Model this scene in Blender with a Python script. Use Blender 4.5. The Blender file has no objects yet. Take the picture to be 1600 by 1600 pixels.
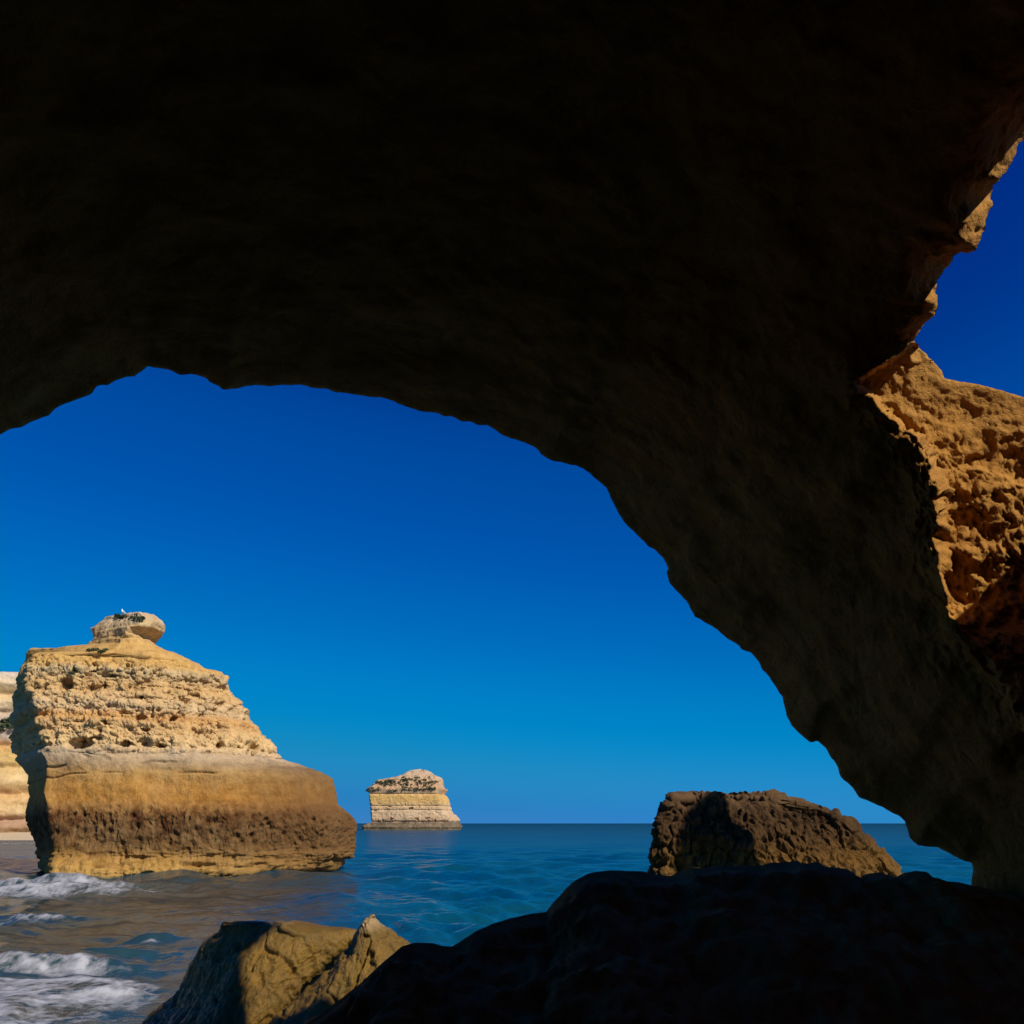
import bpy, math, random
import numpy as np
from math import radians, sin, cos, tan, atan2

SC = bpy.context.scene
COL = SC.collection

# ------------------------------------------------------------------ camera
CAM_H = 3.3
F = 1256.0                       # focal length in photo pixels (1600 wide)
HORIZON = 1286.5
PITCH = math.atan((HORIZON - 800.0) / F)
cam_d = bpy.data.cameras.new('camera')
cam = bpy.data.objects.new('camera', cam_d)
COL.objects.link(cam)
cam.location = (0, 0, CAM_H)
cam.rotation_euler = (radians(90) + PITCH, 0, 0)
cam_d.sensor_width = 36.0
cam_d.lens = F / 1600.0 * 36.0
cam_d.clip_start = 0.05
cam_d.clip_end = 60000
SC.camera = cam

# ------------------------------------------------------------------ sun, sky, exposure
SUN_EL, SUN_AZ = 38.0, 47.0      # azimuth: degrees to the right of straight behind the camera
S = np.array([cos(radians(SUN_EL)) * sin(radians(SUN_AZ)), -cos(radians(SUN_EL)) * cos(radians(SUN_AZ)), sin(radians(SUN_EL))])
sun_d = bpy.data.lights.new('sun', 'SUN')
sun_d.energy = 5.0
sun_d.angle = radians(0.5)
sun_d.color = (1.0, 0.93, 0.82)
sun = bpy.data.objects.new('sun', sun_d)
COL.objects.link(sun)
from mathutils import Vector
sun.rotation_euler = Vector(S.tolist()).to_track_quat('Z', 'Y').to_euler()
sun.location = (20, -30, 40)

world = bpy.data.worlds.new('World')
SC.world = world
world.use_nodes = True
wn, wl = world.node_tree.nodes, world.node_tree.links
wn.clear()
wout = wn.new('ShaderNodeOutputWorld')
wbg = wn.new('ShaderNodeBackground')
sky = wn.new('ShaderNodeTexSky')
sky.sky_type = 'NISHITA'
sky.sun_disc = False
sky.sun_elevation = radians(SUN_EL)
sky.sun_rotation = radians(180 - SUN_AZ)      # measured clockwise from +Y
sky.altitude = 3000
sky.air_density = 1.0
sky.dust_density = 0.0
sky.ozone_density = 8.0
# one film-like colour grade for the whole sky: deeper, bluer, compressed towards the bright end
SKY_K = 0.09
dn = wn.new('ShaderNodeVectorMath')
dn.operation = 'SCALE'
dn.inputs['Scale'].default_value = SKY_K
cur = wn.new('ShaderNodeRGBCurve')
cm = cur.mapping
cm.use_clip = False
cm.extend = 'HORIZONTAL'
for ci, pts in enumerate(([(0, 0), (0.16, 0.0), (0.28, 0.016), (0.5, 0.03), (1.0, 0.12)],
                          [(0, 0), (0.075, 0.022), (0.087, 0.034), (0.106, 0.064), (0.139, 0.088), (0.194, 0.138), (0.324, 0.228), (0.515, 0.248), (0.663, 0.215), (1.0, 0.25)],
                          [(0, 0), (0.214, 0.25), (0.255, 0.335), (0.331, 0.41), (0.437, 0.487), (0.638, 0.57), (0.792, 0.53), (1.0, 0.52)])):
    c_ = cm.curves[ci]
    c_.points[0].location = pts[0]
    c_.points[1].location = pts[-1]
    for p_ in pts[1:-1]:
        c_.points.new(*p_)
cm.update()
up = wn.new('ShaderNodeVectorMath')
up.operation = 'SCALE'
up.inputs['Scale'].default_value = 1.0 / SKY_K
wl.new(sky.outputs[0], dn.inputs[0])
wl.new(dn.outputs[0], cur.inputs['Color'])
wl.new(cur.outputs[0], up.inputs[0])
wl.new(up.outputs[0], wbg.inputs[0])
wl.new(wbg.outputs[0], wout.inputs[0])
wbg.inputs[1].default_value = SKY_K
SC.view_settings.view_transform = 'Standard'
SC.view_settings.look = 'None'
SC.view_settings.gamma = 1.0
SC.view_settings.use_curve_mapping = False
SC.view_settings.exposure = 0.0
SC.render.engine = 'CYCLES'
SC.cycles.max_bounces = 8
SC.cycles.diffuse_bounces = 4

# ------------------------------------------------------------------ numpy helpers
rng = np.random.default_rng(7)
_perm = rng.permutation(256).astype(np.int32)
_perm = np.concatenate([_perm, _perm, _perm])
_g = rng.normal(size=(256, 3))
_g = (_g / np.linalg.norm(_g, axis=1, keepdims=True)).astype(np.float32)


def perlin(p):
    """Gradient noise in about -1..1 for points p (..., 3)."""
    sh = p.shape[:-1]
    p = np.asarray(p, np.float32).reshape(-1, 3)
    i = np.floor(p).astype(np.int32)
    f = p - i
    i &= 255
    u = f * f * f * (f * (f * 6 - 15) + 10)
    out = 0
    for dx in (0, 1):
        wx = u[:, 0] if dx else 1 - u[:, 0]
        hx = _perm[i[:, 0] + dx]
        for dy in (0, 1):
            wy = u[:, 1] if dy else 1 - u[:, 1]
            hy = _perm[hx + i[:, 1] + dy]
            for dz in (0, 1):
                wz = u[:, 2] if dz else 1 - u[:, 2]
                h = _perm[hy + i[:, 2] + dz] & 255
                g = _g[h]
                d = g[:, 0] * (f[:, 0] - dx) + g[:, 1] * (f[:, 1] - dy) + g[:, 2] * (f[:, 2] - dz)
                out = out + wx * wy * wz * d
    return (out * 1.5).reshape(sh)


def fbm(p, octaves=4, gain=0.5, lac=2.03, ridged=False):
    out, a, tot = 0, 1.0, 0.0
    p = np.array(p, np.float32)
    for k in range(octaves):
        n = perlin(p + k * 17.3)
        if ridged:
            n = 1 - 2 * np.abs(n)
        out = out + a * n
        tot += a
        a *= gain
        p = p * lac
    return out / tot


def worley(p, seed=0):
    """Distances to the nearest and second nearest scattered point (one per unit cell), and a random id 0..1."""
    sh = p.shape[:-1]
    p = np.asarray(p, np.float32).reshape(-1, 3)
    i = np.floor(p).astype(np.int32)
    f1, f2, ident = np.full(len(p), 9.0, np.float32), np.full(len(p), 9.0, np.float32), np.zeros(len(p), np.float32)
    for dx in (-1, 0, 1):
        for dy in (-1, 0, 1):
            for dz in (-1, 0, 1):
                c = i + np.array([dx, dy, dz], np.int32)
                h = _perm[(_perm[(_perm[(c[:, 0] + seed) & 255] + c[:, 1]) & 255] + c[:, 2]) & 255]
                jit = _g[h] * 0.55 + 0.5
                d = np.sqrt((((c + jit) - p) ** 2).sum(1))
                m = d < f1
                f2 = np.where(m, f1, np.minimum(f2, d))
                ident = np.where(m, h / 255.0, ident)
                f1 = np.where(m, d, f1)
    return f1.reshape(sh), f2.reshape(sh), ident.reshape(sh)


def sstep(a, b, x):
    t = np.clip((x - a) / (b - a), 0, 1)
    return t * t * (3 - 2 * t)


def pdir(px, py):
    """Unit view direction through photo pixel (px, py)."""
    px, py = np.asarray(px, float), np.asarray(py, float)
    x = (px - 800) / F
    y = (800 - py) / F
    d = np.stack([x, cos(PITCH) - y * sin(PITCH), sin(PITCH) + y * cos(PITCH)], -1)
    return d / np.linalg.norm(d, axis=-1, keepdims=True)


def at(px, py, Y):
    """World point on the vertical plane y = Y seen at pixel (px, py)."""
    d = pdir(px, py)
    t = np.asarray(Y, float) / d[..., 1]
    p = d * t[..., None]
    p[..., 2] += CAM_H
    return p


def on_sea(px, py):
    d = pdir(px, py)
    t = -CAM_H / d[..., 2]
    p = d * t[..., None]
    p[..., 2] = 0
    return p


def grid_faces(K, N, wrap=False):
    k = np.arange(K - 1)[:, None]
    n = np.arange(N if wrap else N - 1)[None, :]
    n2 = (n + 1) % N
    a, b, c, d = k * N + n, k * N + n2, (k + 1) * N + n2, (k + 1) * N + n
    return np.stack([a, b, c, d], -1).reshape(-1, 4)


def grid_normals(P, wrap=False):
    if wrap:
        du = np.roll(P, -1, 1) - np.roll(P, 1, 1)
    else:
        du = np.gradient(P, axis=1)
    dv = np.gradient(P, axis=0)
    n = np.cross(du, dv)
    l = np.linalg.norm(n, axis=-1, keepdims=True)
    return n / np.maximum(l, 1e-9)


def mesh_obj(name, verts, faces, mat=None, parent=None, loc=(0, 0, 0), smooth=True, tris=False):
    verts = np.asarray(verts, np.float32).reshape(-1, 3) - np.asarray(loc, np.float32)
    me = bpy.data.meshes.new(name)
    k = faces.shape[1]
    me.vertices.add(len(verts))
    me.vertices.foreach_set('co', verts.ravel())
    me.loops.add(faces.size)
    me.loops.foreach_set('vertex_index', faces.astype(np.int32).ravel())
    me.polygons.add(len(faces))
    me.polygons.foreach_set('loop_start', (np.arange(len(faces)) * k).astype(np.int32))
    me.polygons.foreach_set('loop_total', np.full(len(faces), k, np.int32))
    me.polygons.foreach_set('use_smooth', np.full(len(faces), smooth, bool))
    me.update(calc_edges=True)
    me.validate()
    o = bpy.data.objects.new(name, me)
    COL.objects.link(o)
    o.location = loc
    if mat:
        me.materials.append(mat)
    if parent:
        o.parent = parent
    return o


def tag(o, label=None, cat=None, group=None, kind=None):
    for k, v in (('label', label), ('category', cat), ('group', group), ('kind', kind)):
        if v:
            o[k] = v
    return o


def attr(o, name, values):
    a = o.data.attributes.new(name, 'FLOAT', 'POINT')
    a.data.foreach_set('value', np.asarray(values, np.float32).ravel())


# ------------------------------------------------------------------ materials
class NT:
    def __init__(self, name):
        self.m = bpy.data.materials.new(name)
        self.m.use_nodes = True
        self.n, self.l = self.m.node_tree.nodes, self.m.node_tree.links
        self.b = self.n['Principled BSDF']
        self.out = self.n['Material Output']

    def new(self, t, **kw):
        n = self.n.new(t)
        for k, v in kw.items():
            if k in n.inputs:
                n.inputs[k].default_value = v
            else:
                setattr(n, k, v)
        return n

    def link(self, a, b):
        self.l.new(a, b)

    def noise(self, vec, scale, detail=6, rough=0.6, dist=0.0):
        n = self.new('ShaderNodeTexNoise')
        n.inputs['Scale'].default_value = scale
        n.inputs['Detail'].default_value = detail
        n.inputs['Roughness'].default_value = rough
        n.inputs['Distortion'].default_value = dist
        self.link(vec, n.inputs['Vector'])
        return n.outputs['Fac']

    def math(self, op, a, b=None, clamp=False):
        n = self.new('ShaderNodeMath', operation=op)
        n.use_clamp = clamp
        for i, v in enumerate((a, b)):
            if v is None:
                continue
            if isinstance(v, (int, float)):
                n.inputs[i].default_value = v
            else:
                self.link(v, n.inputs[i])
        return n.outputs[0]

    def ramp(self, fac, stops, interp='LINEAR'):
        n = self.new('ShaderNodeValToRGB')
        r = n.color_ramp
        r.interpolation = interp
        while len(r.elements) < len(stops):
            r.elements.new(0.5)
        for e, (p, c) in zip(r.elements, stops):
            e.position = p
            e.color = (*c, 1) if len(c) == 3 else c
        self.link(fac, n.inputs[0])
        return n.outputs[0]

    def mix(self, fac, a, b, mode='MIX'):
        n = self.new('ShaderNodeMix', data_type='RGBA', blend_type=mode)
        for sock, v in ((n.inputs[0], fac), (n.inputs[6], a), (n.inputs[7], b)):
            if isinstance(v, (int, float)):
                sock.default_value = v
            elif isinstance(v, tuple):
                sock.default_value = (*v, 1)
            else:
                self.link(v, sock)
        return n.outputs[2]

    def bump(self, h, strength, dist, normal=None):
        n = self.new('ShaderNodeBump')
        n.inputs['Strength'].default_value = strength
        n.inputs['Distance'].default_value = dist
        self.link(h, n.inputs['Height'])
        if normal:
            self.link(normal, n.inputs['Normal'])
        return n.outputs[0]


def grey(v):
    return (v, v, v)


def rock_mat(name, bands=None, height=1.0, warp=0.04, base=(0.5, 0.3, 0.1), tint=None, tint_amt=0.5, unit=1.0,
             bump=0.5, rough=0.95, spots=None, var=0.35, streak=1.0):
    """Stone: colour bands by height (if any), broad colour patches, grain, bump. unit = metres of one 'grain' unit."""
    t = NT(name)
    tc = t.new('ShaderNodeTexCoord')
    vec = tc.outputs['Object']
    big = t.noise(vec, 0.35 / unit, 5, 0.6)
    med = t.noise(vec, 1.6 / unit, 6, 0.65, 0.3)
    fine = t.noise(vec, 9.0 / unit, 5, 0.7)
    if bands:
        sep = t.new('ShaderNodeSeparateXYZ')
        t.link(vec, sep.inputs[0])
        z = t.math('DIVIDE', sep.outputs[2], height)
        w = t.math('MULTIPLY', t.math('SUBTRACT', t.math('ADD', t.math('MULTIPLY', big, 0.65), t.math('MULTIPLY', med, 0.35)), 0.5), warp * 2)
        col = t.ramp(t.math('ADD', z, w), bands)
    else:
        col = t.mix(0.0, base, base)
    if tint:
        m = t.ramp(t.math('ADD', t.math('MULTIPLY', big, 0.5), t.math('MULTIPLY', med, 0.5)), [(0.42, grey(0)), (0.62, grey(1))])
        col = t.mix(t.math('MULTIPLY', m, tint_amt), col, tint)
    # stretched vertical streaks of weathering
    if streak:
        mp = t.new('ShaderNodeMapping')
        mp.inputs['Scale'].default_value = (1.0, 1.0, 0.18)
        t.link(vec, mp.inputs[0])
        st = t.noise(mp.outputs[0], 1.4 / unit, 5, 0.65)
        col = t.mix(t.math('MULTIPLY', t.ramp(st, [(0.35, grey(1)), (0.55, grey(0))]), 0.35 * streak), col, (0.55, 0.42, 0.33), 'MULTIPLY')
    v = t.ramp(t.math('ADD', t.math('MULTIPLY', med, 0.55), t.math('MULTIPLY', fine, 0.45)),
               [(0.3, grey(1 - var)), (0.5, grey(1.0)), (0.72, grey(1 + var * 0.45))])
    col = t.mix(1.0, col, v, 'MULTIPLY')
    if spots:
        vo = t.new('ShaderNodeTexVoronoi')
        vo.inputs['Scale'].default_value = spots[1] / unit
        t.link(vec, vo.inputs['Vector'])
        sm = t.ramp(vo.outputs['Distance'], [(0.1, grey(1)), (0.16, grey(0))])
        sel = t.ramp(t.noise(vec, spots[1] * 0.3 / unit, 2, 0.5), [(0.55, grey(0)), (0.62, grey(1))])
        col = t.mix(t.math('MULTIPLY', sm, sel), col, spots[0])
    t.link(col, t.b.inputs['Base Color'])
    t.b.inputs['Roughness'].default_value = rough
    t.b.inputs['Specular IOR Level'].default_value = 0.25
    h = t.math('ADD', t.math('MULTIPLY', med, 0.6), t.math('MULTIPLY', fine, 0.4))
    grit = t.noise(vec, 30.0 / unit, 3, 0.6)
    n1 = t.bump(h, bump, 0.25 * unit)
    n2 = t.bump(grit, bump * 0.6, 0.03 * unit, n1)
    t.link(n2, t.b.inputs['Normal'])
    return t


# ------------------------------------------------------------------ lofted rocks
def side(points, Y, zs):
    """Outline side given as photo pixels from the foot up -> X at heights zs (on plane y=Y, or one Y per point)."""
    p = np.array(points, float)
    w = at(p[:, 0], p[:, 1], np.full(len(p), float(Y)) if np.ndim(Y) == 0 else Y)
    z = w[:, 2]
    z = np.maximum.accumulate(z + np.arange(len(z)) * 1e-5)
    return np.interp(zs, z, w[:, 0]), z


def smooth_loop(P, sigma):
    n = P.shape[1]
    f = np.fft.fftfreq(n)
    g = np.exp(-2 * (math.pi * f * sigma) ** 2)[None, :, None]
    return np.real(np.fft.ifft(np.fft.fft(P, axis=1) * g, axis=1))


def loft(ctrl, counts, zs, sigma, top_rows=14, dome=0.15):
    """ctrl (K, M, 2) control loop per height; counts = points per segment. Returns grid (K+top, N, 3)."""
    K, M, _ = ctrl.shape
    segs = []
    for m in range(M):
        a, b = ctrl[:, m], ctrl[:, (m + 1) % M]
        t = (np.arange(counts[m]) / counts[m])[None, :, None]
        segs.append(a[:, None] * (1 - t) + b[:, None] * t)
    P = np.concatenate(segs, 1)
    lo, hi = P[:, :, 0].min(1, keepdims=True), P[:, :, 0].max(1, keepdims=True)
    P = smooth_loop(P, sigma)
    l2, h2 = P[:, :, 0].min(1, keepdims=True), P[:, :, 0].max(1, keepdims=True)
    P[:, :, 0] = lo + (P[:, :, 0] - l2) * (hi - lo) / np.maximum(h2 - l2, 1e-6)
    z = np.broadcast_to(zs[:, None, None], P.shape[:2] + (1,))
    P = np.concatenate([P, z], -1)
    c = P[-1].mean(0)
    tops = []
    for k in range(1, top_rows + 1):
        s = 1 - k / top_rows
        q = c + (P[-1] - c) * max(s, 0.002)
        q[:, 2] += dome * (1 - s * s)
        tops.append(q)
    return np.concatenate([P, np.array(tops)], 0)


def displace(P, fn, wrap=True):
    n = grid_normals(P, wrap)
    # outward test
    c = P.mean((0, 1))
    if np.sum(n * (P - c)) < 0:
        n = -n
    return P + n * fn(P, n)[..., None]


def loft_obj(name, P, mat, loc):
    return mesh_obj(name, P, grid_faces(P.shape[0], P.shape[1], True)[:, ::1], mat, None, loc)


def ctrl_stack(*pts):
    return np.stack([np.stack(np.broadcast_arrays(x, y), -1) for x, y in pts], 1)


# ================================================================== THE CAVE
def to_q(px, py):
    d = pdir(px, py)
    fx = d[..., 0]
    ff = d[..., 1] * cos(PITCH) + d[..., 2] * sin(PITCH)
    fu = -d[..., 1] * sin(PITCH) + d[..., 2] * cos(PITCH)
    th = np.arccos(np.clip(ff, -1, 1))
    s = np.maximum(np.hypot(fx, fu), 1e-9)
    return np.stack([th * fx / s, th * fu / s], -1)


def q_dir(q):
    th = np.linalg.norm(q, axis=-1)
    t = np.minimum(th, math.pi)
    s = np.maximum(th, 1e-9)
    fx, fu, ff = np.sin(t) * q[..., 0] / s, np.sin(t) * q[..., 1] / s, np.cos(t)
    return np.stack([fx, ff * cos(PITCH) - fu * sin(PITCH), ff * sin(PITCH) + fu * cos(PITCH)], -1)


def poly_q(pts, step=60):
    out = []
    n = len(pts)
    for i in range(n):
        a, b = np.array(pts[i], float), np.array(pts[(i + 1) % n], float)
        k = max(1, int(np.linalg.norm(b - a) / step))
        for j in range(k):
            out.append(a + (b - a) * j / k)
    out = np.array(out)
    return to_q(out[:, 0], out[:, 1])


def poly_sd(q, poly):
    """Signed distance (positive outside) and nearest point for q (n, 2)."""
    best = np.full(len(q), 1e9)
    near = np.zeros_like(q)
    inside = np.zeros(len(q), bool)
    for i in range(len(poly)):
        a, b = poly[i], poly[(i + 1) % len(poly)]
        ab = b - a
        L = ab @ ab
        if L < 1e-14:
            continue
        t = np.clip(((q - a) @ ab) / L, 0, 1)
        c = a + t[:, None] * ab
        d = np.hypot(*(q - c).T)
        m = d < best
        best[m] = d[m]
        near[m] = c[m]
        cond = ((a[1] > q[:, 1]) != (b[1] > q[:, 1]))
        with np.errstate(divide='ignore', invalid='ignore'):
            xi = (b[0] - a[0]) * (q[:, 1] - a[1]) / (b[1] - a[1]) + a[0]
        inside ^= cond & (q[:, 0] < xi)
    return np.where(inside, -best, best), near


ARCH = [(0, 679), (15, 670.5), (32, 667.5), (47.5, 659), (65, 652), (75, 648), (81, 642.5), (92.5, 634.5), (107.5, 629), (122.5, 622.5),
        (134, 620.5), (142.5, 615.5), (150, 605), (155, 602.5), (170, 602), (179, 595), (192.5, 589), (210, 588), (220, 580.5), (230.5, 572),
        (241, 574), (260, 577), (272.5, 581), (280, 585.5), (297.5, 584), (310, 586), (324, 592.5), (327.5, 597), (341, 602.5), (349, 609),
        (370, 607.5), (385, 604), (400, 603), (425, 603), (447.5, 601), (472.5, 602), (490, 605.5), (512.5, 608), (525, 613), (540, 614),
        (560, 617.5), (580, 620), (592.5, 620), (617.5, 627), (622.5, 631), (642.5, 639), (665, 644), (686, 647), (695, 652), (704, 651),
        (720, 658), (735, 659), (749, 664), (761, 665), (775, 673), (790, 682), (800, 685.5), (807.5, 687), (832.5, 697.5), (841, 704.5),
        (845, 710.5), (862.5, 719.5), (885, 724.5), (900, 727), (920, 738), (934, 751), (947.5, 762.5), (954, 774), (957, 784), (965, 799),
        (972.5, 812.5), (985, 825), (996, 837.5), (1011, 852), (1021, 857.5), (1035, 871), (1040, 880), (1044.5, 889.5), (1041, 896),
        (1045, 911), (1060, 926), (1072.5, 939), (1079, 952.5), (1087.5, 964), (1105, 974), (1120, 982.5), (1137.5, 999), (1150, 1005),
        (1154, 1007.5), (1159, 1014.5), (1172.5, 1020), (1186, 1034), (1190, 1044), (1202.5, 1059), (1210, 1071), (1222.5, 1089), (1225, 1100),
        (1229, 1117.5), (1236, 1132.5), (1247.5, 1145), (1260, 1155), (1265, 1159.5), (1277.5, 1158), (1290, 1169), (1300, 1185), (1310, 1200),
        (1312.5, 1212.5), (1320, 1220.5), (1332.5, 1230), (1341, 1245), (1357.5, 1251), (1375, 1260), (1391, 1269), (1404, 1275), (1414, 1284),
        (1417.5, 1295.5), (1420, 1307.5), (1427.5, 1316), (1435, 1321), (1450, 1322.5), (1462.5, 1323), (1475, 1329), (1487.5, 1335),
        (1500, 1342), (1519, 1349), (1520, 1358), (1518, 1375), (1517, 1400), (1512, 1470),
        (1400, 1650), (1100, 1850), (700, 2000), (200, 2050), (-150, 2000), (-300, 1800), (-350, 1500), (-330, 1220), (-260, 990), (-150, 820), (-60, 715)]
NOTCH = [(1600, 214), (1587, 241), (1570, 273), (1550, 292), (1545, 305), (1549, 322), (1540, 356), (1533, 371), (1521, 389.5), (1494, 400),
         (1474, 420), (1465, 437), (1465, 464), (1462, 484), (1457, 494), (1445, 502.5), (1435, 516), (1426.5, 529.5), (1435, 538), (1445, 551.5),
         (1448.5, 561.5), (1459, 567), (1472, 580), (1475.5, 591), (1502.5, 597), (1536, 602), (1570, 612), (1600, 621),
         (1700, 648), (1850, 720), (1960, 820), (2060, 800), (2110, 620), (2085, 485), (2012, 445), (2000, 400), (1930, 300), (1840, 60), (1770, -60), (1690, 60)]
# the part of the right wall that leans back into the sun, bounded on the left by the overhang's edge
LIT = [(1426, 529), (1385, 562), (1355, 578), (1330, 598), (1328, 608), (1360, 618), (1375, 645), (1400, 665), (1440, 690), (1452, 730), (1472, 770),
       (1470, 830), (1478, 900), (1482, 950), (1500, 1000), (1545, 1040), (1585, 1105), (1612, 1160), (1800, 1380), (2600, 1700), (3200, 900), (2600, 350), (1800, 480), (1600, 520), (1470, 535)]


def axis(lo, hi, fine, coarse_n, limit, extra=None):
    a = np.arange(lo, hi, fine)
    if extra:
        a = np.concatenate([a[a < extra[0]], np.arange(extra[0], extra[1], extra[2]), a[a > extra[1]]])
    g = (np.linspace(0, 1, coarse_n + 1)[1:]) ** 1.6
    return np.concatenate([(lo - g * (limit + lo))[::-1], a, a[-1] + g * (limit - a[-1])])


qx = axis(-0.62, 0.62, 0.0034, 40, 3.2, (0.40, 0.60, 0.0015))
qy = axis(-0.62, 0.60, 0.0034, 40, 3.2, (-0.24, 0.40, 0.0022))
QX, QY = np.meshgrid(qx, qy)
q = np.stack([QX, QY], -1).reshape(-1, 2)
Kq, Nq = QX.shape
arch_q, notch_q, lit_q = poly_q(ARCH), poly_q(NOTCH), poly_q(LIT)
cell = np.maximum(np.gradient(qx)[None, :] + 0 * QY, np.gradient(qy)[:, None] + 0 * QX).reshape(-1)
d1, n1 = poly_sd(q, arch_q)
d2, n2 = poly_sd(q, notch_q)
for d, n in ((d1, n1), (d2, n2)):
    m = np.abs(d) < 0.72 * cell
    q[m] = n[m]
    d[m] = 0.0
keep_v = (d1 >= 0) & (d2 >= 0)
e1, e2 = np.maximum(d1, 0), np.maximum(d2, 0)
rim = (d1 == 0) | (d2 == 0)
dl, _ = poly_sd(q, lit_q)
q3 = np.concatenate([q, 0 * q[:, :1]], 1)
dl = dl + (0.016 * fbm(q3 * 22 + 3, 3) + 0.007 * fbm(q3 * 75 + 9, 3)) * sstep(0.20, 0.12, q[:, 1])
g = np.maximum(-dl, 0)                                   # depth into the sunlit part of the wall
dirs = q_dir(q)
ee = np.minimum(e1, e2)
# inner surface: comes nearer as one goes up and right from the arch's rim
rf = 7.4 - 2.5 * (1 - np.exp(-e1 / 0.30))
rf = rf + 0.35 * np.exp(-e2 / 0.035) * (1 - sstep(0.0, 0.01, g))
rise = (q[:, 0] - 0.534) * 0.42 + (q[:, 1] + 0.244) * 0.91           # 0 at the foot of the sunlit wall
rl = 6.05 + 2.4 * np.clip(rise, -0.3, 0.22) + 3.4 * np.clip(rise - 0.22, 0, 0.3)
wl_ = sstep(0.0, 0.007, g)
# three rough noses on the roof's free edge that catch the sun
saw = np.zeros(len(rf))
for yb_, yt_ in ((500, 418), (394, 300), (292, 190)):
    qb, qt = to_q(np.array([1500.0]), np.array([float(yb_)]))[0, 1], to_q(np.array([1500.0]), np.array([float(yt_)]))[0, 1]
    t_ = (q[:, 1] + 0.35 * (q[:, 0] - 0.53) + 0.014 * fbm(q3 * 35 + 50, 3) - qb) / (qt - qb)
    saw += np.where((t_ > 0) & (t_ < 1), t_, 0) * 0.34
rf = rf + saw * np.exp(-(np.maximum(d2, 0) / 0.024) ** 2) * (d1 > 0.25) * (q[:, 0] > 0.3) * (q[:, 0] < 0.75)
rf = rf * (1 - wl_) + rl * wl_
P0 = dirs * rf[:, None]
soft = 1 - np.exp(-ee / 0.02)
craggy = sstep(-0.06, 0.02, -dl)
edge = np.exp(-(np.maximum(d2, 0) / 0.03) ** 2) * (d1 > 0.25) * (q[:, 1] > 0.17)
craggy = np.maximum(craggy, edge)
rough = np.maximum(0.35 + 0.65 * sstep(0.16, -0.02, q[:, 1]), edge)       # smooth sandy top, cavernous below
n_big = fbm(P0 * 0.55 + 3.1, 3)
n_mid = fbm(P0 * 1.7 + 9.0, 4)
n_rdg = fbm(P0 * 3.6 + 5.0, 5, 0.6, ridged=True)
rf = rf + soft * ((0.22 - 0.14 * craggy) * n_big + (0.05 + 0.05 * craggy * rough) * n_mid - 0.11 * craggy * rough * n_rdg - (0.02 + 0.05 * rough) * craggy * fbm(P0 * 8.0, 4, 0.7, ridged=True))
pit = fbm(P0 * np.array([1.7, 1.7, 2.4]) + 40, 3)
rf = rf + soft * craggy * rough * 0.10 * sstep(0.12, 0.4, pit + 0.35 * n_rdg) * sstep(-0.17, -0.08, q[:, 1])
th = (0.9 + 0.5 * sstep(0.1, 0.6, e1)) * (1 - np.exp(-ee / 0.06))
rb = rf + th
low = dirs[:, 2] < -0.02
lim = np.where(low, (CAM_H + 0.7) / np.maximum(-dirs[:, 2], 1e-3), 1e9)
rf = np.minimum(rf, lim)
rb = np.minimum(rb, lim + 0.4)
front = dirs * rf[:, None] + np.array([0, 0, CAM_H])
back = dirs * rb[:, None] + np.array([0, 0, CAM_H])
# sideways unevenness
vn = np.stack([fbm(P0 * 2.3 + o, 3) for o in (11.0, 23.0, 37.0)], -1)
vf = np.stack([fbm(P0 * 7.0 + o, 3, 0.6) for o in (5.0, 15.0, 25.0)], -1)
front = front + vn * (soft * (0.05 + 0.05 * craggy * rough))[:, None] + vf * (0.016 + 0.03 * edge)[:, None]
fc = grid_faces(Kq, Nq)
ok = keep_v[fc].all(1) & (np.linalg.norm(q, axis=1)[fc].min(1) < math.pi)
# drop cells lying on a chord inside a hole
qc = q[fc].mean(1)
allrim = rim[fc].all(1)
if allrim.any():
    idx = np.where(allrim & ok)[0]
    s1, _ = poly_sd(qc[idx], arch_q)
    s2, _ = poly_sd(qc[idx], notch_q)
    ok[idx[(s1 < 0) | (s2 < 0)]] = False
fc = fc[ok]
nv = Kq * Nq
vmap = np.arange(nv) + nv
vmap[rim] = np.where(rim)[0]                              # rims are shared by both skins
faces = np.concatenate([fc[:, ::-1], vmap[fc]], 0)
used = np.zeros(2 * nv, bool)
used[faces.ravel()] = True
remap = np.cumsum(used) - 1
verts = np.concatenate([front, back], 0)[used]
faces = remap[faces]
cave_t = rock_mat('cave_rock', base=(0.47, 0.215, 0.036), tint=(0.42, 0.235, 0.065), tint_amt=0.5, unit=0.35, bump=0.8, var=0.45)
cave = mesh_obj('rock_arch', verts, faces, cave_t.m)
tag(cave, 'huge dark overhanging sea cave arch with a sunlit orange right wall', 'rock arch')

# ================================================================== LEDGE IN THE CAVE MOUTH
SKY_LINE = [(330, 1720), (480, 1600), (520, 1572), (560, 1541), (600, 1502), (628, 1479), (650, 1473), (675, 1474), (690, 1478), (706, 1479), (720, 1471),
            (745, 1455), (770, 1443), (800, 1435), (830, 1428), (854, 1426), (858, 1420), (865, 1410), (875, 1400), (885, 1388), (900, 1375),
            (920, 1365), (950, 1360), (1005, 1362), (1019, 1366), (1047, 1369), (1062, 1364), (1081, 1356), (1120, 1354), (1161, 1353), (1187, 1353),
            (1206, 1348), (1225, 1348), (1246, 1345), (1255, 1350), (1277, 1347), (1292, 1355), (1309, 1356), (1324, 1358), (1336, 1366), (1341, 1375),
            (1354, 1366), (1375, 1363), (1399, 1372), (1412, 1365), (1431, 1361), (1448, 1363), (1459, 1372), (1473, 1377), (1497, 1379),
            (1518, 1384), (1560, 1392), (1700, 1400), (2100, 1390)]
sl = np.array(SKY_LINE, float)
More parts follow.
